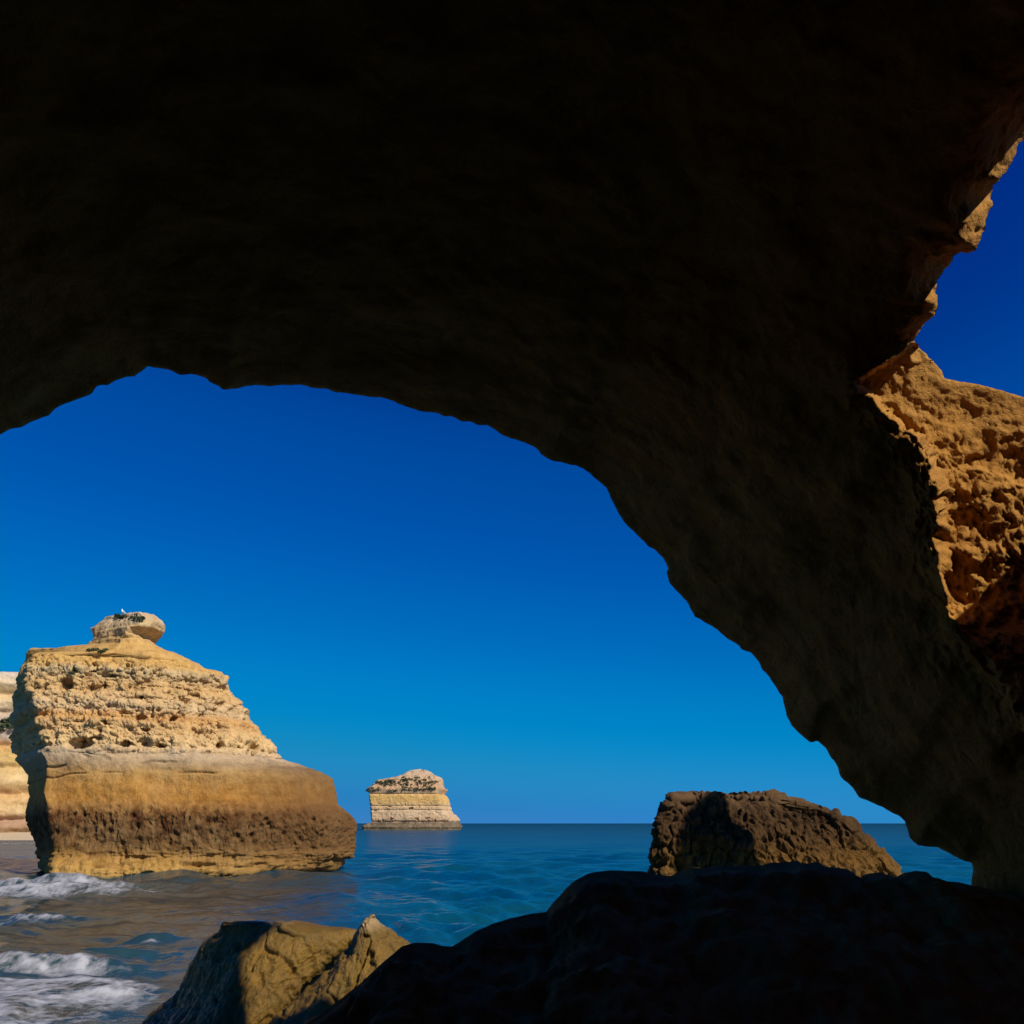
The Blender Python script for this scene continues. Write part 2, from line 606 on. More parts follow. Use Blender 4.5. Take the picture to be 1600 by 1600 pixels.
pxs = np.arange(330, 2100, 3.0)
pys = np.interp(pxs, sl[:, 0], sl[:, 1])
Ys = np.interp(pxs, [330, 480, 700, 860, 1000, 1300, 1520, 2100], [3.6, 4.0, 4.7, 5.3, 6.0, 6.3, 6.3, 5.5])
Sk = at(pxs, pys, Ys)
rows = []
fl = [(-4.2, 1.4), (-2.6, 1.55), (-0.6, 1.7)]
for yy, zz in fl:
    rows.append(np.stack([Sk[:, 0] * 1.3 + 0.5, np.full(len(pxs), yy), np.full(len(pxs), zz)], -1))
near = np.stack([Sk[:, 0] * 0.62, np.full(len(pxs), 1.6), 1.75 + 0 * pxs], -1)
near[:, 2] = np.minimum(near[:, 2], Sk[:, 2] - 0.15)
for t in np.linspace(0, 1, 70):
    bulge = 0.32 * math.sin(math.pi * t) * (1 - t)
    r_ = near * (1 - t) + Sk * t
    r_[:, 2] += bulge * (Sk[:, 2] - near[:, 2])
    rows.append(r_)
for dy, dz in ((0.1, -0.02), (0.25, -0.1), (0.42, -0.3), (0.6, -0.8), (0.75, -1.6), (0.85, -3.6)):
    r_ = Sk.copy()
    r_[:, 1] += dy
    r_[:, 0] *= (1 + dy / 8)
    r_[:, 2] += dz
    rows.append(r_)
LP = np.array(rows)
LP[:, 0, 2] = -0.5
LP[:, 1, 2] = np.minimum(LP[:, 1, 2], 0.6)
ln = grid_normals(LP)
ln *= np.sign(ln[..., 2:3].mean())
lw = np.ones(LP.shape[0])
kk = 3 + 69
lw[kk - 5:kk + 2] = [0.8, 0.6, 0.4, 0.2, 0.08, 0.05, 0.15]
disp = 0.10 * fbm(LP * 1.3, 3) + 0.07 * fbm(LP * 4.0 + 8, 3, ridged=True)
LP = LP + ln * (disp * lw[:, None])[..., None]
LP[:, 0, 2] = -0.5
ledge_t = rock_mat('ledge_rock', base=(0.46, 0.23, 0.04), tint=(0.36, 0.2, 0.045), tint_amt=0.7, unit=0.35, bump=0.7)
ledge = mesh_obj('rock_ledge', LP, grid_faces(*LP.shape[:2]), ledge_t.m)
tag(ledge, 'dark lumpy rock ledge in shade along the foot of the cave mouth', 'rock ledge')

# ================================================================== MAIN SEA STACK
STK_R = [(505, 1366), (511, 1359), (525, 1356), (539, 1343.5), (544, 1329.5), (544, 1308.5), (547, 1287.5), (542.5, 1277), (528.5, 1266.5), (516, 1256), (511, 1231.5),
         (507.5, 1216), (490, 1205), (469, 1198), (448, 1191), (423.5, 1186), (416.5, 1170), (402.5, 1156), (385, 1142), (371, 1125), (362, 1105.5),
         (360.5, 1091.5), (350, 1086), (341, 1070.5), (342, 1062), (341, 1055), (329, 1052), (315, 1042.5), (290, 1030), (266, 1020), (241.5, 1009),
         (238, 1003), (241.5, 998), (250, 994.5), (259, 990), (262, 981), (255.5, 972.5), (241.5, 965.5), (224, 964), (205, 962)]
STK_L = [(90, 1378), (84, 1371.5), (66.5, 1361), (54, 1347), (52.5, 1315.5), (42, 1291), (38.5, 1266.5), (45.5, 1245.5), (38.5, 1210.5), (30, 1189.5), (22, 1170),
         (23, 1147.5), (17.5, 1121), (22, 1098.5), (26, 1084.5), (38, 1074), (34, 1060), (32, 1041), (34, 1021.5), (38.5, 1015.8), (70, 1015.4), (105, 1014.5),
         (129.5, 1009), (143.5, 1002), (147, 997), (145, 990), (140, 982), (150.5, 976), (163, 971), (164.5, 964), (182, 962)]
STK_C = [(90, 1378), (84, 1371), (82, 1345), (84, 1300), (72, 1265), (63, 1240), (68, 1215), (70, 1190), (60, 1175), (72, 1165), (55, 1120), (50, 1088), (37, 1060),
         (36, 1021), (42, 1016), (80, 1015), (112, 1013), (140, 1008), (152, 1002), (158, 990), (158, 982), (168, 976), (172, 964), (186, 962)]
YL_, YC_, YR_ = 69.0, 57.8, 68.5
ztop = float(at(190, 962, np.array(63.5))[2])
zs = np.concatenate([np.linspace(-0.8, ztop * 0.84, 300), np.linspace(ztop * 0.84, ztop, 110)[1:]])
YLP = np.interp(np.array(STK_L, float)[:, 1], [960, 1004, 1016, 1045, 1095, 1170, 1380], [64.3, 64.3, 65.0, 66.0, 68.0, 69.0, 69.0])
xl, zl = side(STK_L, YLP, zs)
xr, zr = side(STK_R, YR_ - 3.0, zs)
xc, zc = side(STK_C, YC_ + 1.0, zs)
hn = zs / ztop
yc = np.interp(hn, [-0.1, 0.01, 0.06, 0.3, 0.45, 0.7, 0.8, 0.84, 0.87, 0.93, 1.0], [58.4, 57.7, 58.6, 59.0, 59.2, 59.9, 60.4, 61.2, 61.9, 61.9, 62.6])
fl_ = np.interp(hn, [0.0, 0.22], [1.0, 0.0])
yl = np.interp(zs, zl, YLP)
yr = np.interp(hn, [0, 0.45, 0.7, 0.84, 0.87, 0.93, 1.0], [68.5, 68.0, 66.5, 65.0, 64.8, 64.8, 64.8])
yb = np.interp(hn, [0, 0.45, 0.7, 0.84, 0.87, 0.93, 1.0], [78, 76, 73, 69.5, 67, 67.5, 66.2])
lowz = sstep(0.93, 0.85, zs / ztop)
xl = xl + 0.5 * lowz
xc = xc + np.interp(zs, [0, 2.5, 7, 9], [0.6, 0.35, 0.05, 0.0]) * lowz
xc = np.clip(xc, xl + 0.05, xr - 0.6)
mix_ = lambda a, b, t: a * (1 - t) + b * t
ctrl = ctrl_stack((xl, yl), (xc, yc), (mix_(xc, xr, 0.3), mix_(yc, yr, 0.08 + 0.04 * fl_)), (mix_(xc, xr, 0.62), mix_(yc, yr, 0.22 + 0.09 * fl_)),
                  (mix_(xc, xr, 0.9), mix_(yc, yr, 0.57 + 0.08 * fl_)), (xr, yr), (mix_(xl, xr, 0.8), yb), (mix_(xl, xr, 0.2), yb))
SP = loft(ctrl, [70, 150, 160, 130, 60, 30, 20, 20], zs, 2.6, 16, 0.1)

PITS = [(105, 1071, 7, 8, 1.0), (150, 1077, 8, 4, 0.9), (71, 1078, 2.5, 7, 0.7), (135, 1163, 13, 6, 1.3), (209, 1165, 5.5, 3.5, 0.9), (168, 1145, 4, 4, 0.7), (166, 1156, 5, 3, .6),
        (229, 1124, 5, 4, 0.9), (259, 1126, 3.5, 6, 0.9), (274, 1125, 3, 4, .8), (235, 1166, 4, 3, 0.6), (263, 1168, 6, 2, 0.7), (176, 1057, 8, 2, 0.6), (140, 1055, 4, 2, .5),
        (388, 1170, 4, 8, 0.9), (383, 1160, 5, 4, 0.5), (134, 1130, 8, 2, .5), (227, 1091, 3, 2, .6), (175, 1098, 5, 2, .5), (247, 1113, 2, 4, .6), (212, 1118, 5, 2, .4),
        (290, 1098, 4, 3, .5), (330, 1095, 4, 4, .5), (300, 1085, 5, 3, .5), (310, 1150, 3, 2, .5), (345, 1165, 4, 3, .4), (95, 1155, 4, 6, .5), (85, 1165, 3, 3, .5)]
pw = [(at(a, b, np.array(59.9 + (a - 80) * 0.012)), c * 0.048, d_ * 0.048, e_) for a, b, c, d_, e_ in PITS]


def zb(y):
    return float(at(250, y, np.array(60.5))[2])


def stack_disp1(P, n):
    x, z = P[..., 0], P[..., 2]
    d = 0.5 * fbm(P * np.array([0.22, 0.22, 0.3]) + 2, 3)
    hi = sstep(zb(1190), zb(1150), z) * sstep(zb(1010), zb(1040), z)
    blk = fbm(P * np.array([0.5, 0.5, 1.0]) + 7, 4, ridged=True)
    d = d + hi * 0.4 * (blk - 0.1)
    # ledges of harder beds
    zz = z + 0.35 * fbm(P * np.array([0.25, 0.25, 0.1]) + 30, 2)
    for y, w, a in ((1046, 0.35, 0.22), (1100, 0.3, 0.22), (1130, 0.25, 0.2), (1178, 0.6, 0.06), (1164, 0.22, -0.16)):
        d = d + a * np.exp(-((zz - zb(y)) / w) ** 2)
    return d * sstep(zb(968), zb(1004), z) + (0.14 * fbm(P * 0.9, 3) + 0.12 * fbm(P * np.array([1.3, 1.3, 0.8]) + 4, 3, ridged=True)) * sstep(zb(1000), zb(990), z)


def stack_disp2(P, n):
    x, z = P[..., 0], P[..., 2]
    jag = 1.1 * fbm(P * np.array([0.5, 0.5, 0.5]) + 90, 3)
    hi = sstep(zb(1192), zb(1158), z + jag) * sstep(zb(1015), zb(1045), z)
    d = hi * (0.24 * fbm(P * np.array([0.8, 0.8, 2.2]) + 3, 5, 0.62, ridged=True) + 0.10 * fbm(P * np.array([2.2, 2.2, 3.4]) + 13, 4, 0.6, ridged=True) - 0.1)
    wp = P + 0.35 * np.stack([fbm(P * 1.1 + o, 2) for o in (1.0, 2.0, 3.0)], -1)
    f1, f2, idn = worley(wp * np.array([0.62, 0.62, 1.25]))
    d = d - hi * 0.15 * np.exp(-((f2 - f1) / 0.07) ** 2) * sstep(-0.05, 0.2, fbm(P * 0.6 + 60, 2)) + hi * 0.05 * (idn - 0.5)
    f1, f2, idn = worley(wp * np.array([1.5, 1.5, 1.9]), 5)
    d = d - hi * 0.45 * np.exp(-(f1 / 0.30) ** 2) * (idn > 0.72)
    d = d + (0.05 + 0.05 * hi) * fbm(P * 2.2 + 9, 3)
    # random hollows along the upper beds
    hol = fbm(P * np.array([0.9, 0.9, 1.5]) + 50, 3)
    d = d - hi * 0.9 * sstep(0.26, 0.5, hol)
    # brown honeycombed band
    br = sstep(zb(1258), zb(1266), z + 0.35 * fbm(P * 0.8, 2)) * sstep(-1, 0.3, z)
    br = sstep(zb(1252), zb(1272), z + 0.5 * fbm(P * 0.8, 2))
    worm = fbm(P * np.array([2.3, 2.3, 1.6]) + 21, 4, 0.6, ridged=True)
    hc1, hc2, hid = worley((P + 0.15 * wp[..., ::-1] * 0) * np.array([2.1, 2.1, 1.7]), 9)
    wgt = np.interp(z, [zb(1330), zb(1310), zb(1275), zb(1255)], [0.5, 0.8, 1, 0])
    wgt = wgt * (z < zb(1250))
    d = d + wgt * (0.22 * (worm - 0.3) - 0.38 * np.exp(-(hc1 / 0.36) ** 2) * (hid > 0.35) + 0.06 * fbm(P * 4.5, 3, 0.6, ridged=True))
    # layered foot
    ft = sstep(zb(1318), zb(1335), z)
    lay = fbm(P * np.array([0.35, 0.35, 3.0]) + 12, 4, 0.6)
    d = d + ft * (0.38 * lay + 0.10 * fbm(P * np.array([1.2, 1.2, 4.0]) + 3, 3, ridged=True))
    notch_ = fbm(P * np.array([0.3, 0.3, 0.3]) + 71, 2)
    d = d - 0.55 * sstep(-0.15, 0.2, notch_) * np.exp(-((z - zb(1352) - 0.25 * notch_) / 0.13) ** 2)
    d = d + (0.02 + 0.07 * hi) * fbm(P * 4.2 + 5, 4, 0.6, ridged=True)
    # smooth middle: low relief, a few long cracks along the bedding
    mid_ = sstep(zb(1262), zb(1248), z) * (1 - hi)
    d = d + mid_ * (0.10 * fbm(P * np.array([0.6, 0.6, 0.9]) + 77, 4) + 0.035 * fbm(P * 3.0 + 70, 4, 0.6, ridged=True))
    cz = z - 0.10 * (x + 18) * 0.35 - 0.3 * fbm(P * 0.4 + 44, 2)
    d = d - mid_ * 0.22 * np.exp(-((cz - zb(1186)) / 0.07) ** 2) * sstep(-0.1, 0.15, fbm(P * 0.3 + 66, 2))
    d = d - mid_ * 0.16 * np.exp(-((cz - zb(1202)) / 0.06) ** 2) * sstep(-0.05, 0.2, fbm(P * 0.3 + 12, 2))
    front = (n[..., 1] < 0.1)
    for c, rx, rz, dep in pw:
        dd = ((x - c[0]) / rx) ** 2 + ((z - c[2]) / rz) ** 2
        d = d - front * dep * 1.1 * np.exp(-np.minimum(dd, 30) ** 1.6 * 0.7)
    return d


SP = displace(SP, stack_disp1)
SP = displace(SP, stack_disp2)
H = ztop


def hf(y):
    return zb(y) / H


pale, ochre, orange = (0.66, 0.45, 0.205), (0.58, 0.345, 0.105), (0.38, 0.17, 0.028)
greyb, brown, brownd, foot = (0.35, 0.24, 0.13), (0.082, 0.028, 0.005), (0.05, 0.017, 0.0035), (0.36, 0.195, 0.045)
stack_t = rock_mat('stack_stone', bands=[(0.0, (0.16, 0.12, 0.05)), (hf(1366), (0.40, 0.23, 0.055)), (hf(1345), foot), (hf(1325), (0.12, 0.055, 0.013)), (hf(1300), brownd), (hf(1275), brown), (hf(1258), (0.27, 0.12, 0.026)),
                                         (hf(1250), orange), (hf(1225), (0.41, 0.20, 0.042)), (hf(1205), (0.40, 0.23, 0.075)), (hf(1193), greyb), (hf(1178), (0.50, 0.37, 0.23)), (hf(1160), pale), (hf(1130), (0.58, 0.36, 0.15)),
                                         (hf(1118), (0.58, 0.31, 0.10)), (hf(1105), (0.58, 0.41, 0.22)), (hf(1070), (0.58, 0.36, 0.14)), (hf(1045), (0.54, 0.39, 0.20)), (hf(1036), ochre), (hf(1000), (0.58, 0.34, 0.10)), (hf(980), (0.56, 0.37, 0.16)), (1.0, (0.55, 0.42, 0.25))],
                   height=H, warp=0.035, tint=(0.44, 0.28, 0.11), tint_amt=0.35, unit=1.0, bump=0.6, var=0.45)
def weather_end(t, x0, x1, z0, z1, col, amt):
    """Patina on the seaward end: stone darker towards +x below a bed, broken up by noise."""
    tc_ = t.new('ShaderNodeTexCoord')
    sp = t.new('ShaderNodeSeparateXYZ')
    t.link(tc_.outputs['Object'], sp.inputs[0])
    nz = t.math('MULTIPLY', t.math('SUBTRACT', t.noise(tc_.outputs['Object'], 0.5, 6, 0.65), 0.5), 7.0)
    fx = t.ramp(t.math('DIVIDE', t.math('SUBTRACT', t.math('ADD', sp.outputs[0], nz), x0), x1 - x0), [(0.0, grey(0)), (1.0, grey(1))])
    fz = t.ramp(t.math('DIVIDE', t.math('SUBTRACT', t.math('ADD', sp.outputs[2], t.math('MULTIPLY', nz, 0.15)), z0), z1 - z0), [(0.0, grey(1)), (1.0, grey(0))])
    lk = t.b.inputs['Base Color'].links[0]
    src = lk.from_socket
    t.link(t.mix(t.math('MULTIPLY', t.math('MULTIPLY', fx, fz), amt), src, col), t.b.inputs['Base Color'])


base_xyz = (float(SP[20, :, 0].mean()), 63.0, 0.0)
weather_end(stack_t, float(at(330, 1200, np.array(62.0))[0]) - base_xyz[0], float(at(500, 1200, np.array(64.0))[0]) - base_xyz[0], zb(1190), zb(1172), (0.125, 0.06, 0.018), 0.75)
stack = loft_obj('sea_stack', SP, stack_t.m, base_xyz)
tag(stack, 'big banded golden sea stack with a mushroom shaped cap and brown foot', 'sea stack')

# ================================================================== LEFT CLIFF ALONG THE BEACH
YCL = 196.0
CL_R = [(60, 1310), (58, 1304), (58, 1250), (56, 1180), (54, 1120), (54, 1075), (52, 1052), (48, 1049)]
czs = np.linspace(-1, float(at(20, 1047, np.array(YCL))[2]), 130)
cxr = np.interp(czs, [-1, czs[-1]], [float(at(75, 1300, np.array(YCL))[0]), float(at(50, 1047, np.array(YCL))[0])])
cxl = cxr * 0 - 250.0
back_ = 30 + 0 * czs
ctl = ctrl_stack((cxl, YCL - 30 + 0.12 * czs), (mix_(cxl, cxr, 0.55), YCL - 4 + 0.12 * czs), (cxr - 22, YCL + 0.12 * czs), (cxr, YCL + 6 + 0.1 * czs), (cxr - 5, YCL + 60 + 0 * czs), (cxl, YCL + 60 + 0 * czs))
CP = loft(ctl, [60, 160, 160, 30, 20, 20], czs, 3.0, 10, 1.0)


def cliff_d(P, n):
    z = P[..., 2]
    d = 1.8 * fbm(P * 0.05, 3) + 0.9 * fbm(P * np.array([0.1, 0.1, 0.35]) + 4, 4, ridged=True)
    zz = z + 1.2 * fbm(P * 0.03 + 5, 2)
    for zq, w, a in ((4.5, 0.7, -1.6), (2.5, 0.6, 1.0), (10, 0.8, -0.9), (12.5, 1.2, 0.9), (16, 0.6, -0.8), (21, 0.6, -0.9), (25, 1.0, 0.8), (29, 0.7, -1.0), (33, 0.8, -1.1), (35.5, 0.8, 0.8)):
        d = d + a * np.exp(-((zz - zq) / w) ** 2)
    return d


CP = displace(CP, cliff_d)
ch = czs[-1]
cliff_t = rock_mat('cliff_stone', bands=[(0, (0.35, 0.24, 0.1)), (0.1, (0.40, 0.22, 0.12)), (0.16, (0.62, 0.42, 0.18)), (0.26, (0.62, 0.36, 0.13)), (0.34, (0.66, 0.46, 0.2)), (0.48, (0.65, 0.42, 0.14)), (0.56, (0.62, 0.36, 0.13)), (0.6, (0.5, 0.4, 0.3)),
                                         (0.72, (0.55, 0.42, 0.3)), (0.8, (0.66, 0.48, 0.26)), (0.9, (0.66, 0.45, 0.2)), (1, (0.64, 0.52, 0.38))], height=ch, warp=0.02, tint=(0.55, 0.42, 0.3), tint_amt=0.3, unit=4.0, bump=0.5, var=0.3)
cliff = loft_obj('sea_cliff', CP, cliff_t.m, (-150, YCL, 0))
tag(cliff, 'pale layered cliff behind the beach at the far left of the big stack', 'cliff')

# ================================================================== FAR ISLAND STACK
YI = 470.0
IS_L = [(566, 1299), (568, 1295.5), (569.5, 1291.5), (580, 1283), (580.5, 1273.5), (579, 1257), (577, 1242), (578, 1234), (585, 1227.5), (591, 1221), (614, 1218.5), (628, 1214), (641, 1207), (648, 1205.5)]
IS_R = [(720, 1299), (719, 1295.5), (718, 1283), (712, 1275), (706.5, 1271), (703, 1260), (700, 1249), (695.5, 1239), (690.5, 1231), (688.5, 1221), (686, 1216.5), (675, 1214), (672, 1209.5), (664, 1206), (656, 1205.3)]
iz = np.linspace(-1.5, float(at(650, 1205.5, np.array(YI))[2]), 150)
ixl, _ = side(IS_L, YI, iz)
ixr, _ = side(IS_R, YI, iz)
iw = ixr - ixl
hh = iz / iz[-1]
iyf = YI - 10 + np.interp(hh, [0, 0.1, 0.12, 0.62, 0.7, 1], [-2, -1.5, 0.5, 1.5, 4, 12])
ctl = ctrl_stack((ixl, YI + 6 + 0 * iz), (ixl + 0.035 * iw, iyf), (mix_(ixl, ixr, 0.5), iyf + 1.0), (mix_(ixl, ixr, 0.9), iyf + 3), (ixr, YI + 6 + 0 * iz), (mix_(ixl, ixr, 0.8), YI + 30 - 8 * hh), (mix_(ixl, ixr, 0.2), YI + 30 - 8 * hh))
IP = loft(ctl, [30, 110, 90, 40, 20, 15, 15], iz, 2.0, 10, 0.4)


def isl_d(P, n):
    z = P[..., 2]
    top = sstep(0.6, 0.66, z / iz[-1])
    d = 0.9 * fbm(P * 0.12, 3) + top * (1.6 * fbm(P * 0.22 + 5, 4, 0.6, ridged=True)) + (1 - top) * 0.35 * fbm(P * np.array([0.5, 0.5, 0.8]), 3, ridged=True)
    zz = z / iz[-1]
    for c, w, a in ((0.655, 0.018, 1.3), (0.61, 0.02, -0.9), (0.40, 0.012, -0.5), (0.33, 0.012, -0.5), (0.135, 0.02, -0.9), (0.05, 0.03, 0.9)):
        d = d + a * np.exp(-((zz - c) / w) ** 2)
    hol = fbm(P * np.array([0.35, 0.35, 0.6]) + 13, 2)
    d = d - 1.6 * sstep(0.3, 0.5, hol) * np.exp(-((zz - 0.36) / 0.06) ** 2) - 1.6 * sstep(0.2, 0.4, hol) * np.exp(-((zz - 0.17) / 0.03) ** 2)
    return d


IP = displace(IP, isl_d)
isl_t = rock_mat('island_stone', bands=[(0, (0.14, 0.11, 0.06)), (0.05, (0.15, 0.11, 0.06)), (0.12, (0.09, 0.07, 0.05)), (0.16, (0.48, 0.33, 0.19)), (0.3, (0.56, 0.40, 0.24)), (0.42, (0.52, 0.35, 0.17)), (0.46, (0.56, 0.35, 0.12)), (0.58, (0.58, 0.36, 0.11)),
                                        (0.62, (0.6, 0.42, 0.24)), (0.7, (0.46, 0.28, 0.15)), (0.85, (0.46, 0.31, 0.18)), (1, (0.52, 0.38, 0.25))], height=iz[-1], warp=0.02, tint=(0.5, 0.34, 0.2), tint_amt=0.3, unit=4.0, bump=0.5, var=0.35)
island = loft_obj('island_stack', IP, isl_t.m, (float(ixl.mean() + ixr.mean()) / 2, YI, 0))
tag(island, 'small distant flat topped rock island standing alone out at sea', 'sea stack')

# ================================================================== BOULDER BEYOND THE LEDGE
YM = 17.0
MB_L = [(990, 1480), (1003, 1400), (1008, 1362), (1010, 1335), (1018, 1318), (1022, 1300), (1030, 1285), (1032, 1268), (1042, 1256), (1052, 1250), (1075, 1248)]
MB_R = [(1440, 1420), (1405, 1366), (1385, 1345), (1360, 1328), (1345, 1310), (1330, 1290), (1310, 1280), (1290, 1268), (1265, 1262), (1245, 1256), (1218, 1251), (1195, 1248), (1160, 1247)]
mz = np.linspace(-0.7, float(at(1120, 1248, np.array(YM))[2]), 200)
mxl, _ = side(MB_L, YM, mz)
mxr, _ = side(MB_R, YM, mz)
mh = np.clip(mz / mz[-1], 0, 1)
yf = YM - 1.6 + 0.7 * mh + 0.5 * mh ** 6
ctl = ctrl_stack((mxl, YM - 0.5 + 0 * mz), (mix_(mxl, mxr, 0.05), yf + 0.1), (mix_(mxl, mxr, 0.35), yf), (mix_(mxl, mxr, 0.7), yf + 0.25), (mix_(mxl, mxr, 0.95), YM - 0.4), (mxr, YM + 0.5), (mix_(mxl, mxr, 0.8), YM + 2.0 - 0.6 * mh), (mix_(mxl, mxr, 0.2), YM + 2.0 - 0.6 * mh))
MP = loft(ctl, [60, 110, 130, 110, 40, 30, 30, 30], mz, 8.0, 40, 0.05)


topw = np.ones(MP.shape[:2])
topw[200:] = np.linspace(1, 0.1, 40)[:, None]


def mb_d1(P, n):
    return 0.22 * fbm(P * 0.8 + 3, 3) * topw


def mb_d2(P, n):
    w = fbm(P * 2.4 + 11, 4, 0.6, ridged=True)
    f1, f2, idn = worley(P * 3.2, 11)
    w = w - 0.5 * np.exp(-((f2 - f1) / 0.09) ** 2) - 0.9 * np.exp(-(f1 / 0.3) ** 2) * (idn > 0.7)
    return (0.17 * (w - 0.2) + 0.075 * fbm(P * 7, 4, 0.65, ridged=True)) * (0.25 + 0.75 * topw)


MP = displace(displace(MP, mb_d1), mb_d2)
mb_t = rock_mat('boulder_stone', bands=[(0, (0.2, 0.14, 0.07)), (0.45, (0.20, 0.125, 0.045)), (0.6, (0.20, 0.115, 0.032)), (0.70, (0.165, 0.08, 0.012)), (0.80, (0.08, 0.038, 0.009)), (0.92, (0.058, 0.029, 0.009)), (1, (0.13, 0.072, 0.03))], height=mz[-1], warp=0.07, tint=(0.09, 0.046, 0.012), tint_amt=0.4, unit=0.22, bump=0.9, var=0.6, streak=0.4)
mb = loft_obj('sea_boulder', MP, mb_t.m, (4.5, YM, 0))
tag(mb, 'rough brown boulder beyond the dark ledge with a black shadow across it', 'boulder')

# unseen casters added out of frame to shade the brown boulder and wet rock
from mathutils.bvhtree import BVHTree


def shadow_caster(left, right, grid, Yt, Yp, z0, w0, stand=None):
    """An added unseen shape on the plane y=Yp whose shadow on the rock 'grid' lies between two outlines given in photo pixels."""
    bvh = BVHTree.FromPolygons(grid.reshape(-1, 3).tolist(), grid_faces(grid.shape[0], grid.shape[1], True).tolist())

    def edge_(pts):
        p = np.array(pts, float)
        w = at(p[:, 0], p[:, 1], np.full(len(p), Yt))
        for k_ in range(len(p)):
            h_ = bvh.ray_cast(Vector((0, 0, CAM_H)), Vector(pdir(p[k_, 0], p[k_, 1]).tolist()))
            if h_[0] is not None:
                w[k_] = h_[0]
        w = w + S * ((w[:, 1:2] - Yp) / -S[1])
        o_ = np.argsort(w[:, 2])
        return w[o_, 0], w[o_, 2]

    plx, plz = edge_(left)
    prx, prz = edge_(right)
    pz = np.linspace(z0, float(max(plz.max(), prz.max())), 150)
    wide = np.interp(pz, [z0, 0.5 * (z0 + float(plz.min())), float(plz.min())], [w0, 0.5 * w0, 0])
    pxl, pxr = np.interp(pz, plz, plx) - 0.1 * wide, np.interp(pz, prz, prx) + wide
    if stand:                                              # the foot stands no further left than this
        pxl = np.where(pz < stand[1], np.maximum(pxl, stand[0]), np.where(pz < stand[1] + 0.5, np.maximum(pxl, stand[0] - (pz - stand[1]) * 2), pxl))
    pxr = np.maximum(pxr, pxl + (0.35 if stand else 0.1) * sstep(float(plz.min()), float(plz.min()) - 0.5, pz) + 0.05)
    pc = np.stack([np.stack(np.broadcast_arrays(x_, y_), -1) for x_, y_ in ((pxl, Yp), (pxl * 0.7 + pxr * 0.3, Yp - 0.5), (pxl * 0.3 + pxr * 0.7, Yp - 0.5), (pxr, Yp), (pxl * 0.4 + pxr * 0.6, Yp + 0.7))], 1)
    G = loft(pc, [20, 20, 20, 20, 20], pz, 1.5, 8, 0.05)
    G = displace(G, lambda P, n: 0.05 * fbm(P * 3.0, 3))
    return mesh_obj('shadow_caster', G, grid_faces(G.shape[0], G.shape[1], True), cave_t.m, cave)


shadow_caster([(1082.5, 1352), (1081, 1342.5), (1069, 1331), (1054, 1318), (1062, 1303), (1066, 1282.5), (1080, 1259), (1090, 1253), (1093, 1251.5)],
     [(1161, 1352), (1167, 1331), (1163, 1314), (1150, 1310), (1146, 1292), (1140, 1277), (1136, 1257), (1132, 1253), (1129, 1251)], MP, 15.9, 9.0, -0.9, 2.2)

# ================================================================== TWO WET ROCKS AT THE LOWER LEFT
YA = 13.0
A_L = [(120, 1720), (190, 1640), (236, 1590), (275, 1566), (294, 1535), (302, 1505), (322, 1472), (341, 1458), (346, 1443), (355, 1439), (380, 1438)]
A_C = [(240, 1720), (300, 1640), (335, 1600), (350, 1560), (362, 1520), (378, 1495), (400, 1472), (415, 1455), (428, 1447), (428, 1440)]
A_R = [(380, 1720), (420, 1620), (440, 1588), (480, 1545), (520, 1510), (548, 1482), (552, 1468), (545, 1461), (520, 1460), (470, 1452), (440, 1446), (432, 1438)]
az_ = np.linspace(-0.6, float(at(370, 1440, np.array(YA + 1.0))[2]), 170)
axl, _ = side(A_L, np.interp(np.array(A_L, float)[:, 1], [1438, 1560, 1720], [YA + 0.7, YA + 1.9, YA + 2.0]), az_)
axc, _ = side(A_C, YA - 0.4, az_)
axr, _ = side(A_R, YA + 0.3, az_)
axc = np.clip(axc, axl + 0.1, axr - 0.1)
ah = np.clip(az_ / az_[-1], 0, 1)
yfa = YA - 0.7 + 1.0 * ah
wd = 1 - ah ** 2
ctl = ctrl_stack((axl, YA + 0.8 + 1.4 * wd), (axc, yfa + 0.1 * ah), (mix_(axc, axr, 0.5), yfa - 0.05), (mix_(axc, axr, 0.85), yfa + 0.15 + 0.2 * wd), (axr, yfa + 0.35 + 1.0 * wd), (mix_(axl, axr, 0.9), YA + 0.75 + 2.0 * wd), (mix_(axl, axr, 0.5), YA + 0.85 + 2.1 * wd))
AP = loft(ctl, [110, 90, 90, 50, 50, 40, 40], az_, 5.0, 40, 0.0)


def wet_d1(P, n):
    return 0.15 * fbm(P * 1.0 + 6, 3)


def wet_d2(P, n):
    f1, f2, idn = worley(P * np.array([1.3, 1.3, 1.0]) + 0.2 * fbm(P * 2, 2)[..., None], 3)
    return 0.075 * fbm(P * 2.6 + 2, 5, 0.62, ridged=True) + 0.04 * fbm(P * 8, 5, 0.72, ridged=True) + 0.012 * fbm(P * 24, 3, 0.7) - 0.06 * np.exp(-((f2 - f1) / 0.035) ** 2) * (fbm(P * 1.2 + 8, 2) > 0) + 0.03 * (idn - 0.5) - 0.10 * sstep(0.3, 0.5, fbm(P * 2.2 + 33, 2))


taper = lambda P: 0.4 + 0.6 * sstep(P[..., 2].max() + 0.02, P[..., 2].max() - 0.5, P[..., 2])
AP = displace(displace(AP, lambda P, n: wet_d1(P, n) * taper(P)), lambda P, n: wet_d2(P, n) * taper(P))


